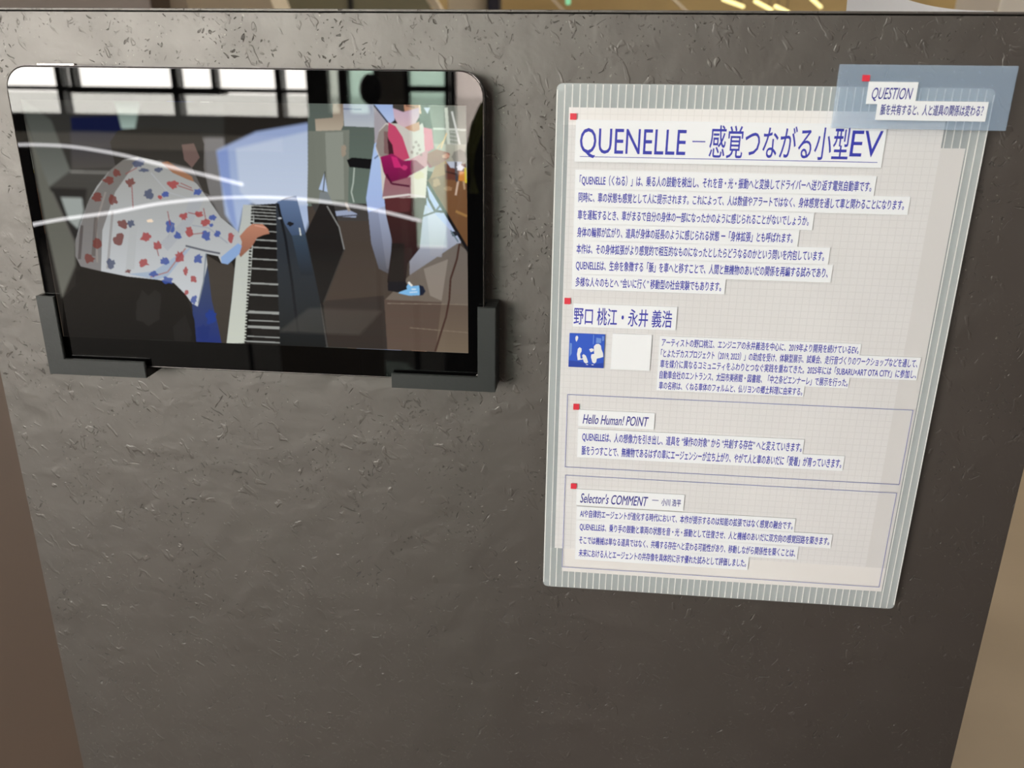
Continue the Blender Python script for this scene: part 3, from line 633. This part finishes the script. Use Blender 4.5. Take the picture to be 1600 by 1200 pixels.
s = slip((904, 640), (1022.5, 658), (903, 665.5), lab='slip with an italic heading in the upper framed box'); line('Hello Human! POINT', 911, 1013.5, 646.5, 661.5, s, italic=True, weight=.012, m=m_ink2, low=0, ref=.8)
P3 = [('QUENELLEは、人の想像力を引き出し、道具を “操作の対象” から “共創する存在” へと変えていきます。', 910, 1253, 675.5, 689, 669.5, (1255.5, 697)),
 ('脈をうつすことで、無機物であるはずの車にエージェンシーが立ち上がり、やがて人と車のあいだに「愛着」が育っていきます。', 909, 1315, 697, 710.5, 691.5, (1318.5, 722))]
block(P3, lambda y: 903-(y-669)*.03, 714)
s = slip((901, 764), (1069, 783), (900, 789), lab='slip with an italic heading in the lower framed box'); line("Selector's COMMENT", 907, 1012.5, 770, 785, s, italic=True, weight=.012, m=m_ink2, low=0, ref=.8); line('—', 1019, 1029, 781, 782, s, m=m_ink2, fit_h=True, weight=0); line('小川 浩平', 1034, 1064, 779.5, 790, s, m=m_ink2)
P4 = [('AIや自律的エージェントが進化する時代において、本作が提示するのは知能の拡張ではなく感覚の融合です。', 906.5, 1239, 796.5, 808, 791, (1242, 820)),
 ('QUENELLEは、乗り手の鼓動と車両の状態を音・光・振動として往復させ、人と機械のあいだに双方向の感覚回路を築きます。', 906, 1296, 817, 828.5, 811.5, (1299.5, 845)),
 ('そこでは機械は単なる道具ではなく、共鳴する存在へと変わる可能性があり、移動しながら関係性を築くことは、', 905, 1243, 838, 849.5, 832.5, (1247, 862)),
 ('未来における人とエージェントの共存像を具体的に示す優れた試みとして評価しました。', 904.5, 1166, 858, 869.5, 853, (1169.5, 878))]
block(P4, lambda y: 901-(y-791)*.03, 873.5)
# the spot of the printed code stays a plain white slip
s = shift(bxm('blank_slip', (P(957, 522, SY)[0], SY, P(955, 577, SY)[1]), (P(1017, 550, SY)[0], SY+.00035, P(957, 521, SY)[1]), m_slip), poster); s['label'] = 'small blank white square beside the blue portrait print'
for (a, b, c, d) in ((891, 177, 901, 187), (882, 465.5, 891.5, 475), (896, 631, 905, 640), (892, 755.5, 901, 763.5)):
    shift(bxm('red_marker', (P(a, b, SY)[0], SY-.0001, P(a, d, SY)[1]), (P(c, b, SY)[0], SY+.0002, P(a, b, SY)[1]), m_red), poster)['label'] = 'small square red sticker'
# the little blue two-tone print: two seated figures with pale trousers
x0, z1 = P(890, 520.5, SY); x1 = P(944.5, 540, SY)[0]; z0 = P(888.5, 573, SY)[1]
pr = shift(bxm('portrait_print', (x0, SY, z0), (x1, SY+.0003, z1), mat('print_blue', srgb(44, 88, 204), .5)), poster); pr['label'] = 'small square blue and white photograph print'
def pp(u, v): return lerp(x0, x1, u), lerp(z1, z0, v)
def pr_poly(name, shapes, m, Y):
    bm = bmesh.new()
    for sh in shapes:
        bm.faces.new([bm.verts.new((*[pp(*q)[0]], Y, pp(*q)[1])) for q in sh][::-1])
    bmesh.ops.recalc_face_normals(bm, faces=bm.faces[:]); shift(link(name, bm, m), pr)
pr_poly('pale_figures', [[(.17, .1), (.21, .06), (.25, .1), (.24, .17), (.20, .25), (.17, .17)],
    [(.25, .45), (.30, .40), (.36, .44), (.36, .52), (.32, .60), (.34, .74), (.40, .73), (.38, .64), (.42, .60), (.48, .64), (.52, .72), (.56, .84), (.50, .88), (.44, .84), (.41, .76), (.26, .79), (.23, .62)],
    [(.57, .45), (.64, .42), (.70, .44), (.70, .50), (.62, .54)],
    [(.70, .36), (.76, .29), (.84, .28), (.90, .33), (.92, .44), (.97, .55), (.98, .66), (.88, .70), (.80, .72), (.79, .82), (.74, .87), (.68, .84), (.63, .68), (.64, .60), (.72, .58)],
    [(.5, .9), (.56, .9), (.56, .92), (.5, .92)], [(.66, .9), (.72, .9), (.72, .92), (.66, .92)]], mat('print_white', (.84, .86, .88), .5), SY-.00012)
pr_poly('shaded_areas', [[(.67, .02), (.69, .02), (.69, .3), (.67, .3)], [(.76, .1), (.9, .12), (.9, .26), (.76, .26)], [(.92, .05), (.98, .05), (.98, .18), (.93, .2)], [(.02, .28), (.08, .3), (.08, .6), (.02, .7)]], mat('print_light_blue', srgb(112, 150, 224), .5), SY-.00008)
pr_poly('dark_foreground', [[(0, .8), (.3, .83), (.6, .9), (1, .84), (1, 1), (0, 1)], [(.71, .45), (.76, .45), (.76, .5), (.71, .5)]], mat('print_dark_blue', srgb(34, 66, 172), .5), SY-.00006)

# ------------------------------------------------------------------ the question plate
QY = -.0150
m_ac = mix_transp('frosted_acrylic', (.56, .74, 1.0), .27, .15, .05, .05)
(qx0, qz1), (qx1, _) = P(1312, 101, QY), P(1591, 103, QY); qx0 = (P(1312.5, 101, QY)[0]+P(1300, 200, QY)[0])/2; qx1 = (P(1591, 103, QY)[0]+P(1573, 205, QY)[0])/2; qz0 = P(1440, 202.5, QY)[1]; qz1 = P(1440, 101.5, QY)[1]
q = empty('question_plate', (qx0, QY, qz0)); tag(q, 'frosted bluish acrylic plate lettered QUESTION over the upper right corner of the poster', 'sign')
shift(bxm('plate', (qx0, QY, qz0), (qx1, QY+.002, qz1), m_ac, bev=.0002), q)
for a_ in ((1385, 145), (1470, 172)):
    sx, sz = P(*a_, QY); shift(bxm('foam_pad', (sx-.006, QY+.002, sz-.0025), (sx+.006, BY-.0022, sz+.0025), m_slip), q)
QS = QY-.0004
s = slip((1358, 127.5), (1433.5, 140), (1354, 162.5), QS, q, 'upper slip with an italic heading'); line('QUESTION', 1364, 1426, 136, 154.5, s, Y=QS-.00006, italic=True, m=m_ink2, low=0, ref=.8, weight=.008)
s = slip((1372, 157), (1542.5, 173), (1368.5, 187.5), QS-.0002, q, 'lower slip with one line of small text'); line('脈を共有すると、人と道具の関係は変わる？', 1377, 1536.5, 163.5, 179.5, s, Y=QS-.00026, m=m_ink2)
shift(bxm('red_marker', (P(1348, 117, QS)[0], QS, P(1348, 127, QS)[1]), (P(1360, 117, QS)[0], QS+.0002, P(1348, 117, QS)[1]), m_red), q)['label'] = 'small square red sticker'

# ------------------------------------------------------------------ curled white paper resting on the panel's top edge
bm = bmesh.new(); prev = None; n = 24
for i in range(n+1):
    t = i/n; px = lerp(1331, 1553, t); yb = lerp(14, 18.2, t)
    yt = 14-62*(1-t)**2.6 - (.0 if t < 1 else 0) + 3.2*t
    if t > .0: yt = min(yt, yb-.7)
    y = .006+.010*math.sin(t*math.pi)
    zb_ = zt_p+.0001; q1 = at(px, yt, y); v = [bm.verts.new((q1.x, y, zb_)), bm.verts.new((q1.x, y+.003*(1-t), max(q1.z, zb_+.0004)))]
    if prev: bm.faces.new((prev[0], v[0], v[1], prev[1]))
    prev = v
bmesh.ops.solidify(bm, geom=bm.faces[:], thickness=.0003)
o = link('curled_paper', bm, smat('white_paper', (.80, .80, .83), .6, .02)); tag(o, 'curled white sheet of paper standing on the top edge of the panel at right', 'paper')

# ------------------------------------------------------------------ the hall beyond the panel's top edge
def slab(name, pts, Y, th, m, label, cat, group=None):
    bm = bmesh.new(); prism(bm, [(at(x, y, Y).x, at(x, y, Y).z) for x, y in pts][::-1], Y, Y+th); o = link(name, bm, m); return tag(o, label, cat, group)
def post(name, xa, xb, Y, th, m, label, cat):
    a, b = at(xa, 8, Y).x, at(xb, 8, Y).x; o = bxm(name, (a, Y, 0), (b, Y+th, ZC), m, bev=.004); return tag(o, label, cat)
post('grey_pillar', 238, 262, 3.2, .2, smat('grey_paint', srgb(150, 140, 130), .7), 'slim grey pillar next to the brown partition, beyond the panel', 'pillar')
slab('ramp_parapet', [(270, -60), (400, -60), (446, 60), (560, 400), (330, 120)], 3.0, .2, m_cream, 'cream sloping ramp parapet beyond the panel, left of the olive glass', 'parapet')
slab('ramp_edge', [(640, -40), (655, -40), (700, 30), (686, 30)], 3.1, .06, m_cream, 'thin pale sloping rail beyond the panel beside the cream pillar', 'rail')
gl = empty('glass_screen', (at(550, 8, 3.6).x, 3.6, 0)); tag(gl, 'olive grey glass screen in two panes beyond the panel', 'screen')
ga, gb, gc = at(430, 8, 3.6).x, at(548, 8, 3.6).x, at(672, 8, 3.6).x
m_olive = smat('olive_glass', srgb(132, 130, 110), .2, .1)
for a, b in ((ga, gb-.01), (gb+.01, gc)): shift(bxm('glass_pane', (a, 3.6, .1), (b, 3.62, 3.2), m_olive), gl)
shift(bxm('frame_post', (gb-.01, 3.59, 0), (gb+.01, 3.63, 3.3), m_dark), gl)
post('cream_pillar', 700, 761, 3.9, .3, m_cream, 'broad cream pillar beyond the middle of the panel', 'pillar')
post('navy_post', 762, 780, 3.85, .1, smat('navy_paint', srgb(38, 38, 52), .5), 'slim navy blue post beside the cream pillar beyond the panel', 'post')
post('white_column', 1562, 1660, 1.6, .25, smat('white_column_paint', srgb(190, 182, 172), .7), 'white column at the right beyond the panel behind the curled paper', 'column')
for i, (a, b) in enumerate(((848, 886), (1035, 1078))):
    slab('slanted_rod', [(a, -16), (a+5, -16), (b, 20), (b-5, 20)], 4.2, .03, m_cream, ('slanted pale rod beyond the panel, nearer the navy post', 'slanted pale rod beyond the panel, nearer the yellow tube lamps')[i], 'rod', 'slanted pale rods')
m_tube = mat('yellow_tube', (1, .9, .4), .5, emit=(1, .88, .38), es=1.6)
for i, (xa, ya, xb, yb, lab) in enumerate(((1130, -1, 1175, 3.5, 'yellow tube lamp beyond the panel, leftmost in the row'), (1180, 2, 1222, 9, 'yellow tube lamp beyond the panel, second in the row from the left'), (1212, 10, 1250, 13, 'yellow tube lamp beyond the panel, lowest in the row'), (1268, -2, 1304, 4, 'yellow tube lamp beyond the panel, fourth in the row from the left'))):
    a, b = at(xa, ya, 4.6), at(xb, yb, 4.6); b.y = 4.9
    r = empty('tube_lamp', (a+b)/2); tag(r, lab, 'lamp', 'yellow tube lamps')
    bm = bmesh.new(); tube(bm, (a, b), .009, 10); shift(link('tube', bm, m_tube), r)
    bm = bmesh.new()
    for q_ in (a.lerp(b, .15), a.lerp(b, .85)): tube(bm, (q_, Vector((q_.x, q_.y, ZC))), .002, 6)
    shift(link('hanging_wire', bm, m_dark), r)
slab('green_sign', [(883, -12), (892, -12), (891, 7), (884, 7)], 4.4, .02, mat('green_light', (.3, .8, .5), .5, emit=(.25, .8, .45), es=.5), 'small green lit sign beyond the panel, beside a slanted rod', 'sign')

# ------------------------------------------------------------------ things behind the photographer, seen mirrored in the tablet
m_glow = mat('rail_glow', (1, 1, 1), .4, emit=(1, .98, 1), es=15)  # glow added so the pale rails mirror as bright lines
def strip(points, z, label, r):
    P_ = [refl_z(x, y, z) for x, y in points]; fine = []
    for i in range(len(P_)-1):
        for k in range(8):
            t = k/8; p0, p1, p2, p3 = P_[max(i-1, 0)], P_[i], P_[i+1], P_[min(i+2, len(P_)-1)]
            fine.append(.5*((2*p1)+(p2-p0)*t+(2*p0-5*p1+4*p2-p3)*t*t+(3*p1-p0-3*p2+p3)*t**3))
    fine.append(P_[-1]); bm = bmesh.new(); tube(bm, fine, r, 8); root = empty('curved_handrail', (P_[0].x, P_[0].y, 0)); tag(root, label, 'handrail', 'curved handrails behind the viewer')
    shift(link('glow_strip', bm, m_glow), root)
    bm = bmesh.new()
    for q_ in (fine[2], fine[-3]): tube(bm, ((q_.x, q_.y, 0), (q_.x, q_.y, z-r)), .008, 6)
    shift(link('rail_posts', bm, m_dark), root)['kind'] = 'stuff'
strip([(10, 227), (50, 226), (110, 229), (180, 240), (250, 257), (310, 271), (378, 288)], 1.12, 'far curved handrail with a white strip made to glow, mirrored highest in the tablet', .0055)
strip([(40, 353), (100, 342), (180, 331), (250, 318), (330, 310), (400, 308), (470, 311), (540, 320), (600, 331), (657, 345)], 1.12, 'near curved handrail with a white strip made to glow, mirrored across the middle of the tablet', .0036)
# round black lamp head on a stand
c = refl(579, 140, -3.6); lp = empty('round_stand_lamp', (c.x, c.y, 0)); tag(lp, 'black stand lamp with a round head, mirrored at the top of the tablet', 'lamp')
bm = bmesh.new(); bmesh.ops.create_uvsphere(bm, u_segments=24, v_segments=14, radius=1, matrix=Matrix.Translation(c) @ Matrix.Diagonal((.052, .05, .070, 1))); shift(link('head', bm, m_dark, smooth=True), lp)
bm = bmesh.new(); tube(bm, ((c.x, c.y, c.z-.07), (c.x, c.y, .02)), .012, 10); shift(link('pole', bm, m_dark), lp)
bm = bmesh.new(); tube(bm, ((c.x, c.y, 0), (c.x, c.y, .02)), .15, 24); shift(link('base', bm, m_dark), lp)
# pale plinth on the floor
a = refl_z(512, 590, 0); b = refl_z(622, 590, 0)
o = bxm('pale_plinth', (min(a.x, b.x), -3.3, 0), (max(a.x, b.x), -2.9, .42), smat('plinth_paint', srgb(170, 160, 146), .7), bev=.004); tag(o, 'low pale grey plinth on the floor behind the viewer, mirrored low in the tablet', 'plinth')

# the viewer who stands before the panel, in dark clothes
def person(x, y):
    root = empty('person', (x, y, 0)); tag(root, 'person in black clothes with a yellow-green strap, facing the panel', 'person')
    V = [(0, 0, .93, .15), (0, 0, 1.10, .14), (0, .01, 1.28, .15), (0, 0, 1.40, .10), (0, .01, 1.48, .052), (0, .02, 1.56, .075), (0, .03, 1.63, .085)]
    E_ = [(i, i+1) for i in range(6)]
    for s in (-1, 1):
        k = len(V); V += [(s*.185, 0, 1.37, .062), (s*.235, .0, 1.10, .048), (s*.25, .07, .87, .033), (s*.25, .09, .79, .028)]
        E_ += [(3, k), (k, k+1), (k+1, k+2), (k+2, k+3)]
        k = len(V); V += [(s*.09, 0, .86, .088), (s*.10, .01, .48, .06), (s*.10, -.02, .09, .042), (s*.11, .12, .04, .038)]
        E_ += [(0, k), (k, k+1), (k+1, k+2), (k+2, k+3)]
        for f_ in range(4):
            k = len(V); fx = s*.25+(-.024+.016*f_)*.6; V += [(s*.25-s*.0, .10+(-.02+.014*f_), .74, .009), (s*.245, .115+(-.03+.02*f_), .70-.006*abs(f_-1.5), .008)]
            E_ += [(len(V)-2-0, len(V)-1)]; E_.append((9 if False else (k), k+1)) if False else None
            E_ += [(idx_hand(V, s), k)]
        k = len(V); V += [(s*.235, .14, .76, .010), (s*.225, .155, .73, .008)]; E_ += [(idx_hand(V, s), k), (k, k+1)]
    me = bpy.data.meshes.new('body'); me.from_pydata([v[:3] for v in V], E_, []); o = bpy.data.objects.new('body', me); COL.objects.link(o)
    o.modifiers.new('skin', 'SKIN'); 
    for i, v in enumerate(V): me.skin_vertices[0].data[i].radius = (v[3], v[3]*(.72 if i < 4 else 1))
    me.skin_vertices[0].data[0].use_root = True
    sb = o.modifiers.new('sub', 'SUBSURF'); sb.levels = sb.render_levels = 2
    m1 = smat('black_cloth', (.012, .012, .013), .8, .2, 20); m2 = mat('skin', srgb(196, 150, 124), .5); me.materials.append(m1); me.materials.append(m2)
    dg = bpy.context.evaluated_depsgraph_get(); dg.update(); nm = bpy.data.meshes.new_from_object(o.evaluated_get(dg)); bpy.data.objects.remove(o)
    nm.name = 'body'; nm.materials.clear(); nm.materials.append(m1); nm.materials.append(m2)
    for p in nm.polygons: p.use_smooth = True; p.material_index = 1 if (p.center.z > 1.45 or (p.center.z < .84 and abs(p.center.x) > .2)) else 0
    o = bpy.data.objects.new('body', nm); COL.objects.link(o); o.parent = root
    bm = bmesh.new(); bmesh.ops.create_uvsphere(bm, u_segments=20, v_segments=12, radius=1, matrix=Matrix.Translation((0, .0, 1.65)) @ Matrix.Diagonal((.095, .105, .10, 1)))
    for v in bm.verts:
        if v.co.y > .05 and v.co.z < 1.67: v.co.y = .05
    link('hair', bm, m_dark, smooth=True).parent = root
    m_eye = mat('eye_white', (.8, .8, .8), .3)
    for s in (-1, 1):
        bm = bmesh.new(); bmesh.ops.create_uvsphere(bm, u_segments=10, v_segments=8, radius=.011, matrix=Matrix.Translation((s*.03, .108, 1.62))); link('eye', bm, m_eye, smooth=True).parent = root
        bm = bmesh.new(); bmesh.ops.create_uvsphere(bm, u_segments=10, v_segments=8, radius=1, matrix=Matrix.Translation((s*.088, .03, 1.60)) @ Matrix.Diagonal((.01, .02, .032, 1))); link('ear', bm, m2, smooth=True).parent = root
    bm = bmesh.new(); tube(bm, ((0, .11, 1.625), (0, .128, 1.59), (0, .112, 1.58)), [.006, .012, .006], 8); link('nose', bm, m2, smooth=True).parent = root
    bm = bmesh.new(); tube(bm, ((-.025, .098, 1.555), (0, .106, 1.553), (.025, .098, 1.555)), [.002, .006, .002], 8); link('mouth', bm, mat('lips', srgb(170, 100, 96), .5), smooth=True).parent = root
    bm = bmesh.new(); tube(bm, ((-.22, -.06, 1.30), (-.205, .03, 1.41), (-.215, .075, 1.38), (-.225, .085, 1.34), (-.22, .08, 1.28)), .012, 8, .4); link('shoulder_strap', bm, mat('yellow_green_cloth', srgb(200, 214, 110), .6)).parent = root
    return root
def idx_hand(V, s):                        # last wrist vertex of that side
    return max(i for i, v in enumerate(V) if abs(v[2]-.79) < 1e-6 and v[0]*s > 0)
person(.03, -.98)
